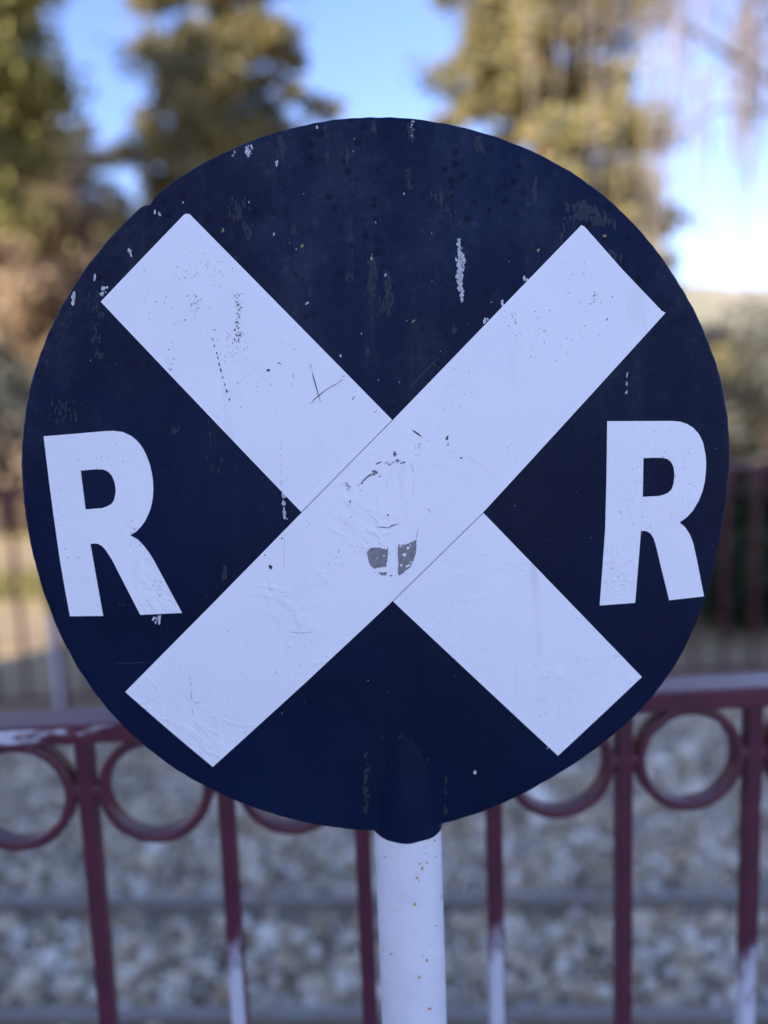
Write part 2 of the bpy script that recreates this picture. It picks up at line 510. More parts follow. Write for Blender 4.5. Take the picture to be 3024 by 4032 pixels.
def fence(loc, yaw, n0, n1, top, off, worn, label, posts=()):
    r = empty('iron_fence', loc, label=label, category='fence', group='burgundy iron fences along the track')
    r.rotation_euler.z = yaw
    xa, xb = off + (n0 - .5) * SP, off + (n1 + .5) * SP
    bm = bmesh.new(); add_box(bm, xa, xb, -.0245, .030, top - .0265, top, .004, 2)
    nseg = 60
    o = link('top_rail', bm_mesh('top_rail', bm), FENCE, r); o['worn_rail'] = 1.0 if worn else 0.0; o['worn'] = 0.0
    bm = bmesh.new(); add_box(bm, xa, xb, -.014, .014, .085, .113, .003, 1)
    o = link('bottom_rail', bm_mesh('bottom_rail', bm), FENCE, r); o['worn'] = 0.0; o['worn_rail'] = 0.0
    zr = top - .0265 - for_ring_r - rt + .001
    for k in range(n0, n1 + 1):
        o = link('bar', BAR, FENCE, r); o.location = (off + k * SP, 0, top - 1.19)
        o['worn'] = {1: 1.005, 3: 1.0, 5: .94}.get(k, random.uniform(.7, 1.0)) if (k % 2 and (worn or k == -9)) else 0.0
        o['worn_rail'] = 0.0
        if k < n1:
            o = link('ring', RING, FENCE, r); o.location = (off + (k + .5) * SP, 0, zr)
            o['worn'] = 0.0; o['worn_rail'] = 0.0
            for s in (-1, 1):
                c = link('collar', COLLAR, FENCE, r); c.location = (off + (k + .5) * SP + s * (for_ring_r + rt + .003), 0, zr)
                c['worn'] = 0.0; c['worn_rail'] = 0.0
    for k in posts:
        bm = bmesh.new(); add_box(bm, -.025, .025, -.025, .025, -.03, top + .02, .004, 1)
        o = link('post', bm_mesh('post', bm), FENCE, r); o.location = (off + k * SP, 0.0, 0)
        o['worn'] = 0.72; o['worn_rail'] = 0.0
    return r


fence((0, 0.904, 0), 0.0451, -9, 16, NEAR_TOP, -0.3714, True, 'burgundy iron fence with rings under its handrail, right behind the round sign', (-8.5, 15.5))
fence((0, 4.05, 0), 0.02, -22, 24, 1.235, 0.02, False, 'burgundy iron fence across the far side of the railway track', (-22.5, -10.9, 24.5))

# ------------------------------------------------------------------ the round sign
TILT = rad(2.3)                                # the plate leans back a little
N = Vector((0, -math.cos(TILT), math.sin(TILT)))
EZ = Vector((0, math.sin(TILT), math.cos(TILT)))
EX = Vector((1, 0, 0))
CENT = EYE + ray(812, 1022) * 0.655
R0, SAG = 0.303, 0.011


def to_uv(px, py, w=0.0):
    d = ray(px, py)
    h = w
    for _ in range(4):
        p0 = CENT + N * h
        t = (p0 - EYE).dot(N) / d.dot(N)
        p = EYE + d * t - CENT
        u, v = p.dot(EX), p.dot(EZ)
        h = w + SAG * (1 - (u * u + v * v) / R0 ** 2)
    return u, v


pole_top_pt = EYE + ray(879.6, 1827) * 0.62
BASE = Vector((0, 0, 0))
pu, pv = to_uv(884, 1640)
pz = CENT + EX * pu + EZ * pv
BASE = Vector((pz.x - 0.0030, (CENT + EX * pu + EZ * to_uv(884, 1800)[1]).y + 0.021, 0.0))


def surf(u, v, w=0.0):
    return CENT + EX * u + EZ * v + N * (SAG * (1 - (u * u + v * v) / R0 ** 2) + w) - BASE


sign = empty('railroad_crossing_sign', BASE, label='round navy-black railroad crossing sign with white X and R letters on white pole', category='sign')
# the plate: measured rim, slightly ragged
rim = [(840, 250), (740, 253), (600, 287), (500, 315), (415, 358), (372, 394), (340, 418), (330, 425), (327, 436), (316, 439), (303, 437), (288, 452), (200, 553), (150, 628), (112, 700), (80, 773), (60, 850), (47, 923), (45, 1000), (47, 1067), (62, 1181), (99, 1293), (129, 1377), (161, 1439), (213, 1506), (245, 1556), (300, 1606), (373, 1655), (440, 1700), (520, 1738), (600, 1768), (690, 1786), (746, 1788), (810, 1794), (900, 1795), (970, 1783), (1042, 1752), (1110, 1728), (1174, 1691), (1252, 1646), (1310, 1600), (1369, 1561), (1416, 1497), (1457, 1441), (1502, 1354), (1541, 1245), (1567, 1141), (1576, 985), (1574, 918), (1566, 833), (1546, 768), (1517, 701), (1481, 632), (1449, 583), (1383, 494), (1330, 441), (1250, 376), (1150, 326), (1050, 286), (960, 265), (900, 254)]
ruv = [to_uv(*p) for p in rim]
th = np.array([math.atan2(v, u) for u, v in ruv]); rr = np.array([math.hypot(u, v) for u, v in ruv])
o_ = np.argsort(th); th, rr = th[o_], rr[o_]
NT = 540
tt = np.linspace(-math.pi, math.pi, NT, endpoint=False)
rt_ = np.interp(tt, np.concatenate([th - 2 * math.pi, th, th + 2 * math.pi]), np.tile(rr, 3))
A_ = np.stack([np.ones_like(th)] + [f(k * th) for k in range(1, 10) for f in (np.cos, np.sin)], -1)
cf = np.linalg.lstsq(A_.T @ A_ + np.eye(A_.shape[1]) * .05, A_.T @ rr, rcond=None)[0]
rt_ = np.stack([np.ones_like(tt)] + [f(k * tt) for k in range(1, 10) for f in (np.cos, np.sin)], -1) @ cf
nick_u, nick_v = to_uv(316, 430)
rt_ = rt_ - .0032 * np.exp(-((tt - math.atan2(nick_v, nick_u)) / .016) ** 2)
jit = np.zeros(NT)
for fq, am in ((31, .0003), (53, .00035), (83, .0003), (119, .0003), (161, .0002)):
    jit += .55 * am * np.sin(tt * fq + random.uniform(0, 6)) * (0.5 + 0.5 * np.sin(tt * 5 + fq))
rt_ = rt_ + jit
fr = np.concatenate([np.linspace(0.04, 0.97, 26), [0.985, 0.994, 0.998, 1.0, 0.998, 0.99]])
wo_ = np.concatenate([np.zeros(26), [-.0001, -.0004, -.0010, -.0020, -.0032, -.0036]])
V, F = [tuple(surf(0, 0))], []
for f_, w_ in zip(fr, wo_):
    for k in range(NT):
        V.append(tuple(surf(rt_[k] * f_ * math.cos(tt[k]), rt_[k] * f_ * math.sin(tt[k]), w_)))
V.append(tuple(surf(0, 0, -.0036)))
for k in range(NT):
    F.append((0, 1 + k, 1 + (k + 1) % NT, 1 + (k + 1) % NT))
me = bpy.data.meshes.new('plate')
faces = [(0, 1 + k, 1 + (k + 1) % NT) for k in range(NT)]
for i in range(len(fr) - 1):
    for k in range(NT):
        a = 1 + i * NT + k; b = 1 + i * NT + (k + 1) % NT
        faces.append((a, a + NT, b + NT, b))
L = 1 + (len(fr) - 1) * NT
faces += [(len(V) - 1, L + (k + 1) % NT, L + k) for k in range(NT)]
me.from_pydata(V, [], faces)
for p in me.polygons: p.use_smooth = True
plate = link('plate', me, BLACK, sign)


def decal(name, outlines, w, mat, parent=sign, skirt=True, grid=0.02, px=True):
    """thin sheet cut to the given outline (first loop) with holes, laid on the domed plate"""
    loops = [[Vector((*to_uv(*p), 0)) for p in o] if px else [Vector((p[0], p[1], 0)) for p in o] for o in outlines]
    flat = [v for l in loops for v in l]
    tris = tessellate_polygon(loops)
    bm = bmesh.new()
    bv = [bm.verts.new(v) for v in flat]
    for t in tris:
        try: bm.faces.new([bv[i] for i in t])
        except ValueError: pass
    if grid:
        for ax in (0, 1):
            lo = min(v[ax] for v in flat); hi = max(v[ax] for v in flat)
            c = math.ceil(lo / grid) * grid + 1e-5
            while c < hi:
                no = Vector((1, 0, 0)) if ax == 0 else Vector((0, 1, 0))
                bmesh.ops.bisect_plane(bm, geom=bm.verts[:] + bm.edges[:] + bm.faces[:], plane_co=no * c, plane_no=no, dist=1e-7)
                c += grid
    bmesh.ops.recalc_face_normals(bm, faces=bm.faces)
    if sum(f.normal.z for f in bm.faces) < 0:
        bmesh.ops.reverse_faces(bm, faces=bm.faces)
    if skirt:
        be = [e for e in bm.edges if len(e.link_faces) == 1]
        ex = bmesh.ops.extrude_edge_only(bm, edges=be)
        low = {v for v in ex['geom'] if isinstance(v, bmesh.types.BMVert)}
    else:
        low = set()
    for v in bm.verts:
        v.co = surf(v.co.x, v.co.y, w if v not in low else w - .00055)
    return link(name, bm_mesh(name, bm), mat, parent)


def c2d(pts, ox, oy, sc):
    return [((ox + x / sc) / 1.82278, (oy + y / sc) / 1.82278) for x, y in pts]


# the X: one long strip laid over, two shorter pieces butted against it
decal('cross_strip', [[(1255, 487), (1262, 490), (1345, 584), (1429, 672), (1437, 676), (1043, 1107), (848, 1298), (660, 1474), (460, 1656), (366, 1577), (271, 1494), (465, 1298), (652, 1107), (848, 908)]], .0008, VINYL)
decal('cross_piece', [[(398, 464), (403, 462), (410, 463), (847.0, 907), (651.0, 1106), (218, 652)]], .0006, VINYL)
decal('cross_piece', [[(1044.2, 1108), (1386, 1462), (1205, 1632), (849.2, 1299)]], .0006, VINYL)
RL = c2d([(105, 290), (400, 266), (700, 240), (780, 237), (870, 248), (950, 285), (1000, 325), (1040, 370), (1075, 425), (1105, 490), (1133, 565), (1150, 640), (1162, 720), (1165, 800), (1162, 860), (1155, 920), (1140, 985), (1115, 1050), (1085, 1110), (1050, 1160), (1000, 1212), (940, 1247), (1010, 1285), (1040, 1312), (1070, 1345), (1120, 1410), (1165, 1480), (1443, 1998), (1040, 2017), (770, 1490), (710, 1395), (670, 1350), (630, 1330), (600, 1326), (557, 1330), (680, 2027), (360, 2030), (310, 1760), (262, 1480), (205, 1080), (160, 740)], 130, 1600, 2.458)
RLh = c2d([(463, 622), (590, 610), (680, 610), (730, 632), (765, 670), (790, 730), (803, 800), (800, 850), (785, 910), (760, 945), (720, 967), (670, 985), (510, 997)], 130, 1600, 2.458)
RR = c2d([(235, 152), (900, 150), (980, 157), (1050, 180), (1115, 220), (1170, 280), (1195, 325), (1215, 370), (1240, 490), (1247, 570), (1245, 640), (1235, 760), (1210, 870), (1170, 970), (1110, 1070), (1050, 1135), (975, 1190), (1030, 1235), (1080, 1310), (1115, 1400), (1150, 1560), (1225, 1945), (870, 1985), (780, 1620), (735, 1430), (710, 1350), (680, 1305), (645, 1280), (610, 1274), (580, 1277), (520, 2012), (158, 2038), (215, 1250), (228, 700)], 2300, 1600, 2.6017)
RRh = c2d([(605, 530), (700, 526), (800, 527), (850, 538), (890, 570), (915, 625), (925, 700), (915, 790), (895, 850), (860, 885), (815, 905), (765, 918), (598, 927)], 2300, 1600, 2.6017)
decal('letter_R', [RL, RLh], .0006, VINYL)
decal('letter_R', [RR, RRh], .0006, VINYL)

# the torn patch below the crossing, where the grey backing shows
PX = (1100, 1500, 1.8433)
def ragged(pts, amp=3.0, n=5):
    out = []
    for i, p in enumerate(pts):
        q_ = pts[(i + 1) % len(pts)]
        for k in range(n):
            t = k / n
            out.append((p[0] + (q_[0] - p[0]) * t + random.uniform(-amp, amp) * (k > 0), p[1] + (q_[1] - p[1]) * t + random.uniform(-amp, amp) * (k > 0)))
    return out
decal('torn_patch', [c2d(ragged([(638, 1240), (665, 1210), (735, 1208), (748, 1222), (790, 1206), (785, 1270), (775, 1350), (735, 1352), (685, 1360), (660, 1335), (646, 1300)]), *PX)], .00105, PAPER, skirt=False, grid=0)
decal('torn_patch', [c2d(ragged([(862, 1188), (905, 1188), (940, 1180), (995, 1150), (991, 1230), (975, 1300), (940, 1360), (870, 1411), (861, 1400)]), *PX)], .00105, PAPER, skirt=False, grid=0)
decal('torn_patch', [c2d(ragged([(715, 1382), (750, 1390), (780, 1384), (775, 1412), (740, 1405)], 2, 3), *PX)], .00105, PAPER, skirt=False, grid=0)


# chips, scuffs and scratches: many tiny flakes, each kind one part
class Flakes:
    def __init__(s): s.V, s.F = [], []
    def poly(s, pts, w):
        uv = [to_uv(*p) for p in pts]
        if any(math.hypot(u, v) > np.interp(math.atan2(v, u), tt, rt_) - .0022 for u, v in uv):
            return                                  # nothing hangs over the rim
        b = len(s.V)
        for p in pts:
            u, v = to_uv(*p); s.V.append(tuple(surf(u, v, w)))
        s.F.append(tuple(range(b, b + len(pts))))
    def blob(s, x, y, r, asp=1.0, rot=0.0, w=.0003, n=7):
        pts = []
        for k in range(n):
            t = -2 * math.pi * k / n
            q_ = r * random.uniform(0.55, 1.2)
            a, b = q_ * math.cos(t), q_ * math.sin(t) * asp
            pts.append((x + a * math.cos(rot) - b * math.sin(rot), y + a * math.sin(rot) + b * math.cos(rot)))
        s.poly(pts, w)
    def cluster(s, x, y, wd, ht, n, r, asp=1.6, w=.0003):
        for _ in range(n):
            s.blob(x + random.gauss(0, .28) * wd, y + random.uniform(-.5, .5) * ht, r * random.uniform(.4, 1.3), asp * random.uniform(.7, 1.5), random.uniform(-.3, .3), w, random.randint(5, 8))
    def stroke(s, pts, wd, w=.0011, taper=True):
        L, Rr = [], []
        n = len(pts)
        for i, (x, y) in enumerate(pts):
            a, b = pts[max(i - 1, 0)], pts[min(i + 1, n - 1)]
            dx, dy = b[0] - a[0], b[1] - a[1]; d = math.hypot(dx, dy) or 1
            k = wd * .5 * (random.uniform(.6, 1.2)) * ((.35 if i in (0, n - 1) else 1) if taper else 1)
            L.append((x - dy / d * k, y + dx / d * k)); Rr.append((x + dy / d * k, y - dx / d * k))
        b0 = len(s.V)
        for p in L + Rr:
            u, v = to_uv(*p); s.V.append(tuple(surf(u, v, w)))
        for i in range(n - 1):
            s.F.append((b0 + i, b0 + i + 1, b0 + n + i + 1, b0 + n + i))
    def build(s, name, mat, parent=None):
        me = bpy.data.meshes.new(name); me.from_pydata(s.V, [], s.F)
        bm = bmesh.new(); bm.from_mesh(me)
        for f in bm.faces:
            if f.normal.dot(N) < 0: f.normal_flip()
        bm.to_mesh(me); bm.free()
        return link(name, me, mat, parent or sign, kind='stuff')


CB = (800, 450, 1.508)
def cb(x, y): return c2d([(x, y)], *CB)[0]
k_ = 1 / 1.508 / 1.82278
W_, FA, MI, YE = Flakes(), Flakes(), Flakes(), Flakes()
for x, y, wd, ht, n, r in [(262, 205, 30, 90, 26, 7), (180, 232, 24, 50, 6, 4), (436, 300, 12, 44, 9, 5), (676, 77, 2, 2, 2, 8), (1240, 95, 14, 130, 16, 4),
                           (1521, 800, 20, 120, 34, 7), (1528, 900, 30, 120, 60, 10), (1527, 1000, 26, 90, 34, 9), (1536, 1080, 20, 60, 20, 7),
                           (420, 712, 6, 8, 2, 5), (1193, 470, 3, 6, 1, 5), (1025, 643, 4, 10, 2, 5), (890, 218, 6, 14, 2, 4), (620, 1124, 18, 14, 6, 4), (815, 1435, 8, 8, 2, 5), (940, 1303, 3, 16, 2, 3),
                           (1000, 850, 16, 40, 8, 4), (1085, 955, 10, 14, 4, 5), (272, 520, 4, 8, 2, 4), (1372, 1490, 5, 5, 2, 4)]:
    c = cb(x, y); W_.cluster(c[0], c[1], wd * k_, ht * k_, n, r * k_ * .95)
for x, y, wd, ht, n, r in [(344, 461, 14, 8, 4, 3), (396, 437, 2, 4, 2, 3), (282, 547, 6, 12, 5, 3), (224, 628, 14, 16, 10, 2.6), (159, 636, 5, 40, 26, 3.0), (205, 600, 10, 12, 4, 2.4),
                           (1085, 655, 4, 12, 3, 3), (1133, 604, 10, 6, 3, 3), (1050, 692, 8, 6, 3, 3), (1025, 1669, 1, 1, 2, 3.4), (613, 1060, 8, 60, 26, 2.6), (615, 1105, 6, 40, 12, 2.6),
                           (339, 1337, 16, 14, 10, 3.2), (490, 1304, 3, 5, 2, 3), (1354, 830, 3, 46, 10, 2.2), (820, 1050, 2, 3, 1, 2)]:
    W_.cluster(x, y, wd, ht, n, r)
for _ in range(70):                           # stray flecks
    t = random.uniform(0, 2 * math.pi); r = 740 * math.sqrt(random.random())
    x, y = 812 + r * math.cos(t), 1022 + r * math.sin(t)
    if y < 1000 or random.random() < 0.25: W_.blob(x, y, random.uniform(.5, 1.5), 1.3)
W_.build('pale_chips', CHIP)
for x, y, wd, ht, n, r in [(468, 180, 55, 170, 60, 8), (1013, 62, 22, 80, 22, 7), (1228, 85, 34, 110, 26, 7), (740, 262, 40, 70, 18, 7), (855, 250, 26, 56, 18, 7), (535, 685, 28, 40, 16, 7),
                           (1005, 960, 46, 240, 80, 7), (1095, 1080, 46, 240, 80, 7), (1000, 1160, 16, 110, 16, 5), (1050, 1130, 12, 90, 12, 5), (885, 850, 8, 120, 14, 4), (866, 955, 36, 24, 12, 6), (1490, 1290, 24, 40, 10, 6), (975, 1405, 24, 24, 8, 7),
                           (205, 560, 90, 130, 34, 8), (260, 690, 60, 80, 22, 8), (1440, 560, 120, 200, 30, 7), (1640, 160, 50, 110, 40, 8), (1225, 380, 40, 130, 26, 7), (1400, 500, 60, 60, 16, 8)]:
    c = cb(x, y); MI.cluster(c[0], c[1], wd * k_, ht * k_, int(n * .8), r * k_ * .42, 2.6)
    FA.cluster(c[0], c[1], wd * k_, ht * k_, int(n * .6), r * k_ * .9, 3.2)
for x, y, wd, ht, n, r in [(1262, 458, 60, 30, 40, 7), (1300, 478, 50, 16, 24, 6), (1215, 520, 30, 60, 14, 5), (1330, 560, 40, 60, 14, 5), (1155, 412, 10, 34, 10, 5), (210, 700, 24, 150, 40, 4), (135, 885, 60, 50, 50, 3),
                           (690, 800, 50, 60, 10, 3), (470, 960, 50, 120, 16, 3), (380, 930, 30, 10, 8, 3), (485, 1235, 20, 26, 8, 6), (310, 1306, 66, 3, 16, 2.4), (790, 1690, 10, 130, 40, 3.4), (962, 1720, 7, 100, 22, 3.0), (870, 1594, 60, 6, 16, 3), (925, 1640, 5, 30, 6, 3),
                           (1040, 1640, 4, 90, 6, 2), (840, 620, 30, 120, 16, 3)]:
    FA.cluster(x, y, wd, ht, int(n * .8), r * .7, 2.6)
    MI.cluster(x, y, wd, ht, max(1, n // 5), r * .4, 1.8)
MI.stroke([(886, 838), (905, 815), (925, 795), (948, 772)], 5, .0003); MI.stroke([(955, 770), (975, 752)], 3, .0003)
MI.stroke(c2d([(990, 655), (1050, 650)], 0, 2016, 1.0972), 2, .0003); MI.stroke(c2d([(490, 652), (545, 653), (650, 648)], 0, 2016, 1.0972), 2.5, .0003)
for (x, y, r) in ((755, 600, 8), (1006, 573, 8)):
    MI.stroke([(x + r * math.cos(t * .5), y + r * math.sin(t * .5)) for t in range(13)], 1.6, .00035, False)
FA.build('grey_scuffs', FAINT); MI.build('grey_streaks', MID)
for x, y in [cb(590, 782), cb(115, 690), cb(1250, 1228), (1305, 512), (1165, 541)]:
    YE.cluster(x, y, 6, 7, 5, 1.6)
YE.build('lichen_spots', YELL)

DK, TN = Flakes(), Flakes()
C3 = (0, 1008, 1.0972)
def d3(*p): return c2d(p, *C3)
for x, y in [(920, 360), (927, 388), (937, 420), (942, 440), (948, 468), (955, 494), (963, 525), (972, 555), (980, 583), (992, 620)]:
    h = random.uniform(5, 10); DK.stroke(d3((x - 1.5, y - h), (x, y), (x + 2, y + h)), 3.2, .0009)
DK.stroke(d3((922, 319), (936, 321)), 4, .0009)
DK.stroke(d3((1152, 497), (1160, 494), (1168, 491)), 5.5, .0009); DK.stroke(d3((1199, 462), (1207, 463), (1215, 467)), 3.4, .0009)
DK.stroke(d3((980, 592), (990, 583)), 2, .0009); DK.stroke(d3((1024, 552), (1032, 545)), 3, .0009)
for i in range(9):
    x = 1040 + i * 9; y = 540 - i * 7; DK.stroke(d3((x, y), (x + 5, y - 4)), .9, .0009)
DK.stroke(d3((1218, 377), (1224, 371)), 2, .0009); DK.stroke(d3((1271, 397), (1273, 406)), 2.4, .0009); DK.stroke(d3((1269, 509), (1266, 530)), 2.2, .0009); DK.stroke(d3((1264, 545), (1262, 574)), 1.2, .0009)
DK.stroke(d3((1341, 468), (1345, 488)), 3, .0009); DK.stroke(d3((1349, 500), (1354, 522), (1362, 550), (1375, 600), (1386, 630)), 2.0, .0009)
DK.stroke(d3((1342, 641), (1360, 618), (1385, 597), (1412, 576), (1440, 560), (1465, 548)), 1.8, .0009); DK.stroke(d3((1462, 546), (1483, 532)), 3.2, .0009); DK.stroke(d3((1480, 521), (1490, 518)), 3, .0009)
DK.stroke(d3((1522, 622), (1531, 607)), 4.5, .0009); DK.stroke(d3((1618, 677), (1628, 667)), 3.8, .0009)
DK.stroke(d3((1160, 820), (1160, 822)), 1, .0009)
for y in range(800, 1010, 14):
    if random.random() < .75: TN.stroke(d3((1214 + random.uniform(-4, 4), y), (1216 + random.uniform(-4, 4), y + 10)), 1.6, .0009)
def d8(*p): return c2d(p, *PX)
DK.stroke(d8((963, 357), (985, 370), (1010, 388), (1030, 402)), 3.6); DK.stroke(d8((1028, 404), (1038, 410)), 2)
DK.blob(*d8((1320, 559))[0], 3.2, .8, 0, .0011); DK.blob(*d8((790, 973))[0], 2, 1.3, 0, .0011)
for x, y, r in [(855, 577, 4.5), (905, 590, 4.0), (885, 598, 3), (800, 608, 3.2), (720, 596, 3.4), (706, 603, 2.6), (735, 588, 2.6), (775, 592, 2), (730, 692, 2.4), (590, 793, 1.6), (600, 745, 2.2), (575, 757, 2), (522, 985, 2.2), (812, 1412, 3.4)]:
    DK.blob(*d8((x, y))[0], r, .55, random.uniform(-.7, .2), .0011)
TN.stroke(d8((590, 745), (620, 715), (640, 695), (660, 683), (690, 678)), 3.4); TN.stroke(d8((690, 680), (720, 655)), 2.4)
for x, y, wd, ht, n, r in [(840, 530, 30, 30, 22, 3.2), (690, 665, 34, 30, 18, 2.8), (480, 745, 50, 40, 16, 2.2), (505, 775, 20, 40, 10, 2.2), (510, 885, 26, 34, 10, 2.4), (1005, 500, 60, 100, 22, 2.0), (800, 600, 60, 24, 14, 2.2), (1215, 415, 14, 30, 16, 3.0), (1222, 460, 8, 16, 5, 2.5), (740, 1400, 50, 16, 8, 2.4), (430, 1235, 8, 30, 5, 2), (600, 1210, 10, 14, 3, 1.6), (885, 590, 50, 20, 8, 2.4)]:
    c = d8((x, y))[0]; TN.cluster(c[0], c[1], wd * .2976, ht * .2976, n, r * .6, .8, .0011)
TN.stroke(d8((710, 1058), (760, 1062), (790, 1066), (820, 1048), (868, 1036)), 2.4); TN.stroke(d8((1065, 922), (1085, 935), (1102, 958)), 1.2); TN.stroke(d8((288, 730), (296, 722), (292, 712)), 1.0)
for p in [[(950, 597), (965, 620), (976, 655)], [(975, 700), (976, 750)], [(973, 770), (972, 830)], [(898, 625), (900, 660)], [(897, 680), (888, 760)], [(885, 800), (884, 850)], [(780, 715), (782, 780)], [(788, 860), (788, 880)], [(1008, 1065), (998, 1110), (997, 1150)], [(635, 1215), (640, 1250)], [(886, 1525), (896, 1515)], [(1325, 1095), (1335, 1088)]]:
    DK.stroke(d8(*p), .9)
C5 = (0, 2016, 1.0972)
def d5(*p): return c2d(p, *C5)
DK.blob(*d5((1169, 237))[0], 4.6, 1.1, 0, .0011, 9); DK.blob(*d5((1218, 113))[0], 2, 1, 0, .0011); DK.blob(*d5((1145, 186))[0], 1.8, 1, 0, .0011); DK.blob(*d5((1167, 335))[0], 2, .7, 0, .0011)
for y in range(95, 235, 15):
    DK.stroke(d5((1229 + random.uniform(-1.5, 1.5), y), (1230, y + 11)), 1.3)
for a, b in [((820, 704), (823, 722)), ((825, 735), (827, 750)), ((826, 765), (829, 808)), ((831, 848), (835, 872)), ((1060, 960), (1063, 945)), ((1195, 685), (1197, 697))]:
    DK.stroke(d5(a, b), 2)
TN.stroke(d5((840, 820), (855, 825), (868, 818)), 1.2); TN.stroke(d5((625, 378), (645, 385)), 1.4, .0009); TN.stroke(d5((1240, 515), (1290, 522), (1350, 518)), .8)
for x, y in [(301 / 1, 0)]: pass
for x, y, wd, ht, n, r in [(515, 690, 16, 110, 60, 1.5), (505, 750, 60, 70, 46, 1.1), (400, 640, 170, 150, 46, 1.1), (420, 655, 30, 40, 20, 1.2), (470, 570, 100, 60, 24, 1.0), (1260, 650, 120, 170, 44, 1.1), (1150, 720, 120, 120, 34, 1.1), (1310, 690, 4, 6, 5, 1.6), (1110, 690, 12, 40, 10, 1.4), (1290, 640, 30, 20, 10, 1.2), (1000, 830, 80, 120, 20, .9),
                           (370, 770, 20, 60, 16, 1.2), (560, 860, 120, 100, 18, .9), (1225, 1500, 160, 160, 22, .8), (500, 1400, 200, 240, 26, .8), (770, 1200, 180, 160, 30, .8), (290, 1150, 60, 60, 16, .9), (340, 1270, 30, 40, 12, 1.0), (230, 985, 90, 60, 10, .9), (150, 1200, 60, 200, 8, .9), (1370, 1080, 60, 160, 24, 1.0), (1440, 960, 80, 60, 14, 1.0), (1480, 1020, 30, 100, 10, 1), (1340, 1240, 40, 80, 12, .9)]:
    TN.cluster(x, y, wd, ht, n, r, 1.2, .0010)
DK.build('dark_scratches', MARK); TN.build('grey_nicks', TORN)
WV = Flakes()
for x, y, r in [(935, 1210, 3.4), (908, 1260, 4.2), (885, 1338, 2.8), (940, 1335, 2.6), (925, 1345, 2.6), (955, 1315, 2.2), (760, 1268, 2), (775, 1215, 3), (712, 1282, 1.6), (880, 1198, 2.4), (950, 1192, 2.0)]:
    WV.blob(*d8((x, y))[0], r, 1.2, .3, .0013)
WV.build('vinyl_remnants', VINYL)
# a few thumbnail rust drips round the nick in the rim
# pole: white tube below, painted black where it is welded over the plate
PR = 0.0306
axis_v_bot = to_uv(879, 1822)[1]
z_edge = at(879, 1821, BASE.y - PR).z
V, F = [], []
NP = 40
zs = list(np.linspace(-0.05, z_edge + 0.002, 60))
for z in zs:
    for k in range(NP):
        t = 2 * math.pi * k / NP
        r = PR * (1 + .004 * math.sin(3 * t + z * 9) + .003 * math.sin(z * 31 + t))
        V.append((r * math.cos(t), r * math.sin(t), z))
for i in range(len(zs) - 1):
    for k in range(NP):
        a = i * NP + k; b = i * NP + (k + 1) % NP
        F.append((a, b, b + NP, a + NP))
link('pole', mesh_np('pole', V, F, True), POLE, sign)
V, F = [], []
z_top = (CENT + EZ * to_uv(872, 1588)[1]).z
zs = list(np.linspace(z_edge, z_edge + .045, 5)) + list(np.linspace(z_edge + .055, z_top, 14))
def plate_y(z):
    v = (z - CENT.z) / EZ.z
    return (CENT + EZ * v + N * (SAG * (1 - v * v / R0 ** 2))).y - BASE.y
for z in zs:
    f_ = max(0.0, min(1.0, (z - (z_edge + .03)) / (z_top - z_edge - .03)))
    wdt = (PR + .0008) * (1 - .05 * f_) * math.sqrt(max(0.0, 1 - max(0, (f_ - .45) / .55) ** 2.6))
    py = plate_y(z)
    depth_front = (PR + .0008) * (1 - f_) + .0015 * f_
    cy = 0.0
    lin = 1 - f_
    front_y = -((PR + .0008) * lin + (-py + .0012) * f_) if True else 0
    depth_front = -front_y
    for k in range(NP):
        t = 2 * math.pi * k / NP
        jz = .0004 * math.sin(5 * t + 1) + .0003 * math.sin(9 * t) if z == zs[0] else 0
        if z == zs[0]: jz += 0
        dy = depth_front if math.sin(t) < 0 else (PR + .0008) * (1 - f_) + .004
        V.append((max(wdt, .0005) * math.cos(t), cy + dy * math.sin(t), z + jz))
for i in range(len(zs) - 1):
    for k in range(NP):
        a = i * NP + k; b = i * NP + (k + 1) % NP
        F.append((a, b, b + NP, a + NP))
link('pole_head', mesh_np('pole_head', V, F, True), BLACK, sign)

RS = Flakes()
def on_pole(px, py):
    d = ray(px, py); o2 = EYE - BASE
    a = d.x ** 2 + d.y ** 2; b = o2.x * d.x + o2.y * d.y; c = o2.x ** 2 + o2.y ** 2 - (PR + .0005) ** 2
    disc = b * b - a * c
    return o2 + d * ((-b - math.sqrt(max(disc, 0))) / a)
for x, y, r in [(660, 572, 9), (940, 625, 9), (960, 660, 15), (1000, 615, 9), (915, 740, 10), (935, 768, 6), (1070, 565, 8), (900, 958, 13), (1075, 1132, 9), (1022, 1285, 6), (710, 1365, 10), (640, 1330, 6), (998, 1412, 13), (1050, 1410, 6), (940, 1558, 12), (1018, 1815, 12), (965, 1380, 6), (1060, 440, 9), (700, 480, 5), (990, 535, 7), (820, 870, 4), (760, 700, 4), (690, 1600, 5), (1080, 1700, 6)]:
    for _ in range(3):
        ox, oy = x + random.gauss(0, r * .35), y + random.gauss(0, r * .4)
        pts = []
        for k in range(7):
            t = -2 * math.pi * k / 7; q_ = r * .8 * random.uniform(.5, 1.2)
            pts.append(on_pole(*c2d([(ox + q_ * math.cos(t), oy + q_ * math.sin(t))], 1200, 3100, 2.074)[0]))
        b = len(RS.V); RS.V += [tuple(p) for p in pts]; RS.F.append(tuple(range(b, b + 7)))
RS.build('rust_specks', RUST)

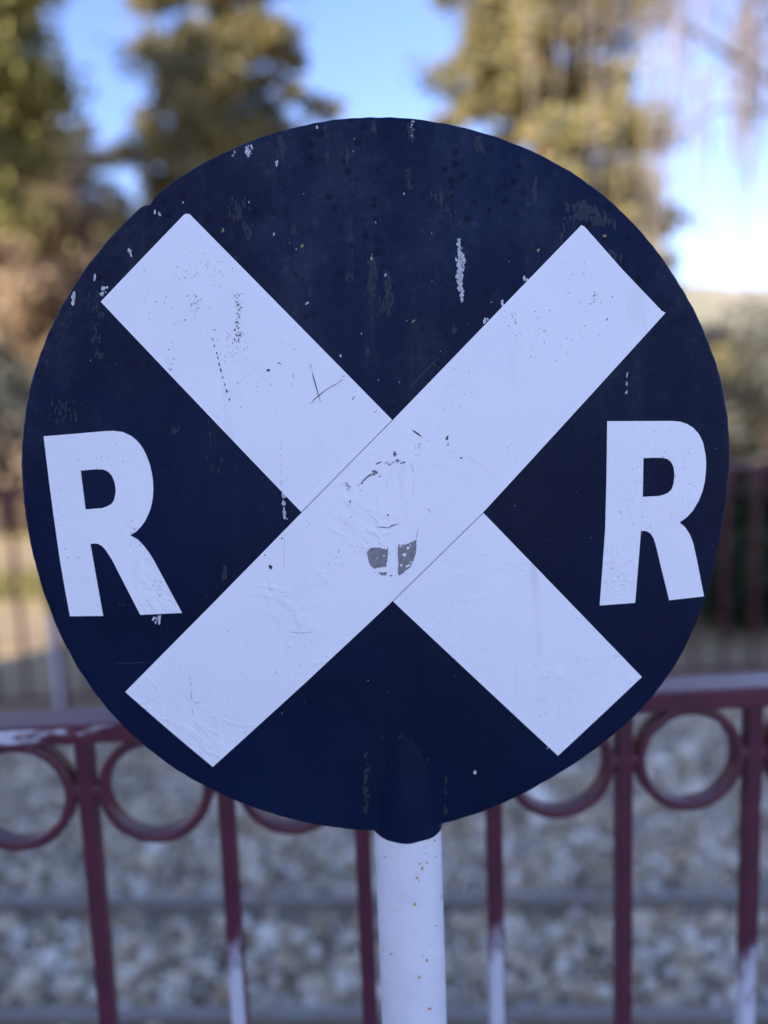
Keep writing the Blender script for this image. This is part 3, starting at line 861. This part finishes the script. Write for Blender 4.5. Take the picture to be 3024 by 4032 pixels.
# ------------------------------------------------------------------ trees and shrubs
L_OLIVE = mat_leaf('olive_gold_needles', [(0, (0.20, 0.20, 0.14)), (0.4, (0.28, 0.26, 0.15)), (0.75, (0.37, 0.31, 0.13)), (1, (0.48, 0.39, 0.15))], 0.58)
L_GREY = mat_leaf('grey_green_needles', [(0, (0.085, 0.10, 0.105)), (0.5, (0.13, 0.14, 0.13)), (1, (0.21, 0.205, 0.16))], 0.45)
L_TAN = mat_leaf('dry_tan_leaves', [(0, (0.22, 0.165, 0.12)), (0.5, (0.38, 0.285, 0.20)), (1, (0.50, 0.39, 0.29))], 0.5)
L_LIME = mat_leaf('yellow_green_leaves', [(0, (0.25, 0.25, 0.12)), (0.5, (0.37, 0.36, 0.14)), (1, (0.50, 0.46, 0.18))], 0.58)
L_DARK = mat_leaf('dark_green_leaves', [(0, (0.012, 0.024, 0.012)), (0.5, (0.03, 0.05, 0.022)), (1, (0.06, 0.075, 0.03))], 0.2)
L_TWIG = mat_leaf('purple_grey_twigs', [(0, (0.14, 0.12, 0.13)), (1, (0.26, 0.22, 0.21))], 0.2)
BARK = mat_bark('brown_bark', (0.07, 0.048, 0.032), (0.15, 0.105, 0.07))
BARK2 = mat_bark('grey_bark', (0.06, 0.05, 0.045), (0.13, 0.11, 0.10))


def leaves(centers, radii, n_each, size, flat=1.0):
    """small pointed leaf sprays spread through many clumps"""
    Vs = []
    for c, r, n in zip(centers, radii, n_each):
        d = RNG.normal(size=(n, 3)); d /= np.linalg.norm(d, axis=1, keepdims=True)
        P = np.array(c) + np.clip(RNG.normal(size=(n, 3)), -2.4, 2.4) * np.array([r, r, r * flat]) * .56
        a = RNG.normal(size=(n, 3)); a /= np.linalg.norm(a, axis=1, keepdims=True)
        b = np.cross(a, RNG.normal(size=(n, 3))); b /= np.linalg.norm(b, axis=1, keepdims=True)
        s = size * RNG.uniform(0.55, 1.35, (n, 1))
        Vs.append(np.stack([P - a * s, P + b * s * .42, P + a * s, P - b * s * .42], 1))
    Vv = np.concatenate(Vs).reshape(-1, 3)
    Ff = np.arange(len(Vv)).reshape(-1, 4)
    return Vv, Ff


def tree(name, base, label, kind, mat, height, spread, crown_from, clumps, clump_r, leaf, n_leaf, bark=BARK, group=None, trunk_r=None, lean=(0, 0), seed=0, droop=0.0, power=1.0):
    rnd = random.Random(seed)
    root = empty(name, base, label=label, category='tree')
    if group: root['group'] = group
    tr = trunk_r or height * 0.022
    tp = []
    n = 9
    for i in range(n):
        t = i / (n - 1)
        tp.append(Vector((lean[0] * t + rnd.uniform(-.02, .02) * height * t * .5, lean[1] * t + rnd.uniform(-.02, .02) * height * t * .5, height * .96 * t - .1)))
    Vt, Ft = [], []
    tube(Vt, Ft, tp, [tr * (1 - .88 * (i / (n - 1))) for i in range(n)], 9)
    cs, rs, ns = [], [], []
    for k in range(clumps):
        t = crown_from + (1 - crown_from) * ((k + rnd.random()) / clumps)
        fi = t * (n - 1); i0 = min(int(fi), n - 2)
        p0 = tp[i0].lerp(tp[i0 + 1], fi - i0)
        s = (t - crown_from) / (1 - crown_from)
        if kind == 'cone':
            reach = spread * (1 - s) ** power * rnd.uniform(.55, 1.08) + .15
            rise = -droop * reach + rnd.uniform(-.1, .25)
        else:
            reach = spread * math.sqrt(max(.05, 1 - (2 * s - .95) ** 2)) * rnd.uniform(.35, 1.05)
            rise = reach * rnd.uniform(.1, .7) - droop * reach
        az = k * 2.39996 + rnd.uniform(-.5, .5)
        end = p0 + Vector((math.cos(az) * reach, math.sin(az) * reach, rise))
        mid = p0.lerp(end, .5) + Vector((rnd.uniform(-.1, .1), rnd.uniform(-.1, .1), .12 * reach))
        lr = max(.012, tr * (1 - .85 * t) * .4)
        tube(Vt, Ft, [p0, mid, end], [lr, lr * .6, lr * .2], 5)
        m_ = 3 if reach > clump_r * 1.6 else 2
        for j in range(m_):
            q_ = mid.lerp(end, j / max(1, m_ - 1) * 1.0)
            r_ = clump_r * rnd.uniform(.6, 1.15) * (1 - .35 * s if kind == 'cone' else 1)
            cs.append((q_.x + rnd.uniform(-.2, .2), q_.y + rnd.uniform(-.2, .2), q_.z)); rs.append(r_); ns.append(int(n_leaf * rnd.uniform(.5, 1.3)))
    link('trunk', mesh_np('trunk', Vt, Ft, True), bark, root)
    Vv, Ff = leaves(cs, rs, ns, leaf, .62)
    link('crown', mesh_np('crown', Vv, Ff), mat, root)
    return root


def shrub(name, base, label, mat, rx, h, clumps, n_leaf, leaf, group, seed=0):
    rnd = random.Random(seed)
    root = empty(name, base, label=label, category='shrub', group=group)
    Vt, Ft = [], []
    cs, rs, ns = [], [], []
    for k in range(clumps):
        az = rnd.uniform(0, 6.283); r = rx * math.sqrt(rnd.random()); z = h * (.18 + .72 * rnd.random() * (1 - .5 * (r / rx) ** 2))
        p = Vector((math.cos(az) * r, math.sin(az) * r, z))
        tube(Vt, Ft, [Vector((p.x * .15, p.y * .15, -.05)), Vector((p.x * .6, p.y * .6, z * .6)), p], [.03, .02, .008], 5)
        cs.append(tuple(p)); rs.append(h * .22 * rnd.uniform(.7, 1.3)); ns.append(int(n_leaf * rnd.uniform(.6, 1.3)))
    link('stem', mesh_np('stem', Vt, Ft, True), BARK, root)
    Vv, Ff = leaves(cs, rs, ns, leaf, .85)
    link('foliage', mesh_np('foliage', Vv, Ff), mat, root)
    return root


def gp(px, Y):
    """ground point below a photo column at distance Y"""
    p = at(px, 1000, Y)
    return (p.x, Y, -0.02)


G = 'trees beyond the railway'
tree('conifer_tree', gp(520, 15), 'olive gold conifer rising behind the upper left of the sign', 'cone', L_OLIVE, 14.5, 2.45, .18, 124, .44, .11, 150, group=G, seed=3, droop=.18, power=.75)
tree('conifer_tree', gp(1180, 17), 'broad olive gold conifer rising behind the upper right of the sign', 'cone', L_OLIVE, 19, 3.1, .16, 150, .50, .12, 190, group=G, seed=8, droop=.12, power=.78)
tree('grey_conifer_tree', gp(235, 26), 'grey green open-branched conifer between the tan tree and the gold conifer', 'cone', L_GREY, 11.6, 4.0, .22, 56, .45, .15, 90, BARK2, G, seed=5, droop=.1, power=.6)
tree('leafy_tree', gp(-20, 11.5), 'yellow green leafy tree at the top left corner of the picture', 'round', L_LIME, 9.6, 2.1, .5, 60, .5, .11, 190, group=G, seed=12)
tree('dry_tree', gp(48, 17), 'tan dry-leaved tree at the left edge of the picture', 'round', L_TAN, 8.4, 2.3, .10, 90, .62, .16, 210, BARK2, G, seed=14)
tree('dry_tree', gp(780, 30), 'tan dry-leaved tree hidden behind the sign plate', 'round', L_TAN, 8.0, 3.0, .2, 40, .7, .22, 110, BARK2, G, seed=15)

# weeping tree: bare hanging twigs at the upper right
wr = empty('weeping_tree', gp(1820, 10), label='weeping tree with thin bare hanging twigs at the upper right', category='tree', group=G)
rnd = random.Random(4)
Vt, Ft = [], []
tube(Vt, Ft, [Vector((0, 0, -.1)), Vector((.1, 0, 3)), Vector((-.1, .1, 6)), Vector((-.6, .1, 9.5))], [.28, .22, .17, .07], 9)
Vw, Fw = [], []
for k in range(30):
    z0 = rnd.uniform(4.8, 9.0); az = math.pi + rnd.uniform(-1.9, 1.9)
    reach = rnd.uniform(1.2, 4.4)
    p0 = Vector((-.2, .1, z0)); p2 = p0 + Vector((math.cos(az) * reach, math.sin(az) * reach, rnd.uniform(.4, 1.6))); p1 = p0.lerp(p2, .5) + Vector((0, 0, .5))
    tube(Vt, Ft, [p0, p1, p2], [.06, .035, .015], 5)
    for j in range(15):
        s_ = p1.lerp(p2, rnd.uniform(-.2, 1.05)) + Vector((rnd.uniform(-.3, .3), rnd.uniform(-.3, .3), 0))
        ln = rnd.uniform(.8, 2.6)
        e_ = s_ + Vector((rnd.uniform(-.15, .15), rnd.uniform(-.15, .15), -ln))
        tube(Vw, Fw, [s_, s_.lerp(e_, .5) + Vector((.05, 0, 0)), e_], [.014, .011, .006], 4)
link('trunk', mesh_np('trunk', Vt, Ft, True), BARK2, wr)
link('twigs', mesh_np('twigs', Vw, Fw), L_TWIG, wr)

GS = 'shrubs beyond the railway'
shrub('shrub', gp(1640, 19), 'tall olive shrub at the right edge beside the sign rim', L_GREY, 2.0, 4.1, 50, 130, .15, GS, 21)
shrub('shrub', gp(1540, 23), 'dry tan shrub half hidden by the right rim of the sign', L_TAN, 1.6, 4.0, 36, 120, .16, GS, 22)
shrub('shrub', gp(1690, 5.4), 'dark green shrub behind the far fence at the right edge', L_DARK, 0.55, 1.25, 40, 170, .06, GS, 23)
shrub('shrub', gp(1615, 6.6), 'dark shaded shrub beside the right rim of the sign', L_DARK, 0.6, 1.0, 34, 150, .06, GS, 24)
shrub('shrub', gp(35, 15), 'olive shrub under the tan tree at the left edge', L_OLIVE, 1.5, 2.6, 40, 130, .12, GS, 25)
shrub('shrub', gp(120, 12.5), 'dry tan shrub beside the left rim of the sign', L_TAN, .9, 1.9, 30, 120, .10, GS, 26)
shrub('shrub', gp(-30, 13), 'dark grey green shrub cut by the left edge of the picture', L_GREY, 1.2, 2.9, 36, 130, .12, GS, 27)
shrub('shrub', gp(700, 22), 'wide olive shrub hidden behind the sign plate', L_OLIVE, 3.0, 3.2, 50, 110, .16, GS, 28)
shrub('shrub', gp(1250, 22), 'grey green shrub hidden behind the sign plate', L_GREY, 2.8, 3.4, 50, 110, .16, GS, 29)

# low dry hill on the horizon
gx = np.linspace(-260, 320, 80); gy = np.linspace(90, 260, 24)
XX, YY = np.meshgrid(gx, gy)
s_ = np.sin(np.clip((YY - 90) / 170, 0, 1) * math.pi)
ZZ = s_ * (23 + 5 * np.sin(XX * .021 + 1) + 2.5 * np.sin(XX * .06) + 7 * np.clip((XX - 20) / 120, 0, 1)) - .5
V = np.stack([XX, YY, ZZ], -1).reshape(-1, 3); nx = len(gx); idx = np.arange(len(V)).reshape(len(gy), nx)
F = np.stack([idx[:-1, :-1], idx[:-1, 1:], idx[1:, 1:], idx[1:, :-1]], -1).reshape(-1, 4)
HILL = mat_ground('dry_hillside', (0.36, 0.30, 0.22), (0.30, 0.26, 0.18), (0.22, 0.21, 0.14), .12)
link('hill', mesh_np('hill', V, F, True), HILL, kind='structure')

# grass beyond the path
L_GRASS = mat_leaf('dry_grass', [(0, (0.10, 0.10, 0.03)), (0.5, (0.19, 0.175, 0.05)), (1, (0.32, 0.27, 0.11))])
n = 26000
Y = 7.0 + 30 * RNG.random(n) ** 1.6
X = RNG.uniform(-1, 1, n) * (.62 * Y + 1.5)
keep = ~((Y > 8.3) & (Y < 11.2) & (X < 1)) & ~((np.abs(Y - (7.3 + .32 * np.clip(X, 0, 9))) < 1.0) & (X > -1))
X, Y = X[keep], Y[keep]; n = len(X)
hgt = RNG.uniform(.05, .16, n); az = RNG.uniform(0, 6.28, n); w_ = .012 + .0012 * Y
P = np.stack([X, Y, np.full(n, -.02)], -1)
sd = np.stack([np.cos(az) * w_, np.sin(az) * w_, 0 * az], -1); tip = np.stack([RNG.normal(0, .04, n), RNG.normal(0, .04, n), hgt], -1)
V = np.stack([P - sd, P + sd, P + tip], 1).reshape(-1, 3)
link('grass', mesh_np('grass', V, np.arange(len(V)).reshape(-1, 3)), L_GRASS, kind='stuff', label='short dry yellow green grass beyond the sandy path', category='grass')

# ------------------------------------------------------------------ unseen building added behind the viewer at left to shade sign, fence, track
q = Mat('cream_render')
CREAM = q.set(Base_Color=q.mix(q.rng(q.noise(1.2, 6), .35, .7), (0.62, 0.57, 0.48), (0.54, 0.49, 0.41)), Roughness=.85)
q = Mat('roof_tile')
TILE = q.set(Base_Color=q.mix(q.noise(3, 5), (0.16, 0.06, 0.04), (0.26, 0.11, 0.07)), Roughness=.8)
q = Mat('window_glass')
GLASS = q.set(Base_Color=(0.03, 0.035, 0.04), Roughness=.08)
st = empty('added_shade_building', (-6.3, -7.0, -.02), label='cream building with red tiled roof, added unseen behind the viewer for shade', category='building')
bm = bmesh.new(); add_box(bm, -1.5, 1.5, -7, 7, 0, 4.7); link('wall', bm_mesh('wall', bm), CREAM, st)
bm = bmesh.new()
rv = [bm.verts.new(p) for p in ((-1.9, -7.4, 4.704), (1.9, -7.4, 4.704), (1.9, 7.2, 4.704), (-1.9, 7.2, 4.704), (0, -6.0, 6.4), (0, 6.0, 6.4))]
for f_ in ((3, 2, 1, 0), (0, 1, 4), (1, 2, 5, 4), (2, 3, 5), (3, 0, 4, 5)): bm.faces.new([rv[i] for i in f_])
link('roof', bm_mesh('roof', bm), TILE, st)
bm = bmesh.new(); add_box(bm, 1.49, 1.54, -.55, .55, 1.2, 3.0, .01, 1); wme = bm_mesh('window', bm)
bm = bmesh.new(); add_box(bm, 1.53, 1.55, -.47, .47, 1.28, 2.92); gme = bm_mesh('pane', bm)
for y in (-5.6, -3.2, -.8, 4.2):
    w_o = link('window', wme, POLE, st); w_o.location = (0, y, 0)
    link('pane', gme, GLASS, w_o)
bm = bmesh.new(); add_box(bm, 1.49, 1.55, 1.2, 2.3, 0, 2.4, .01, 1); link('door', bm_mesh('door', bm), WOOD, st)
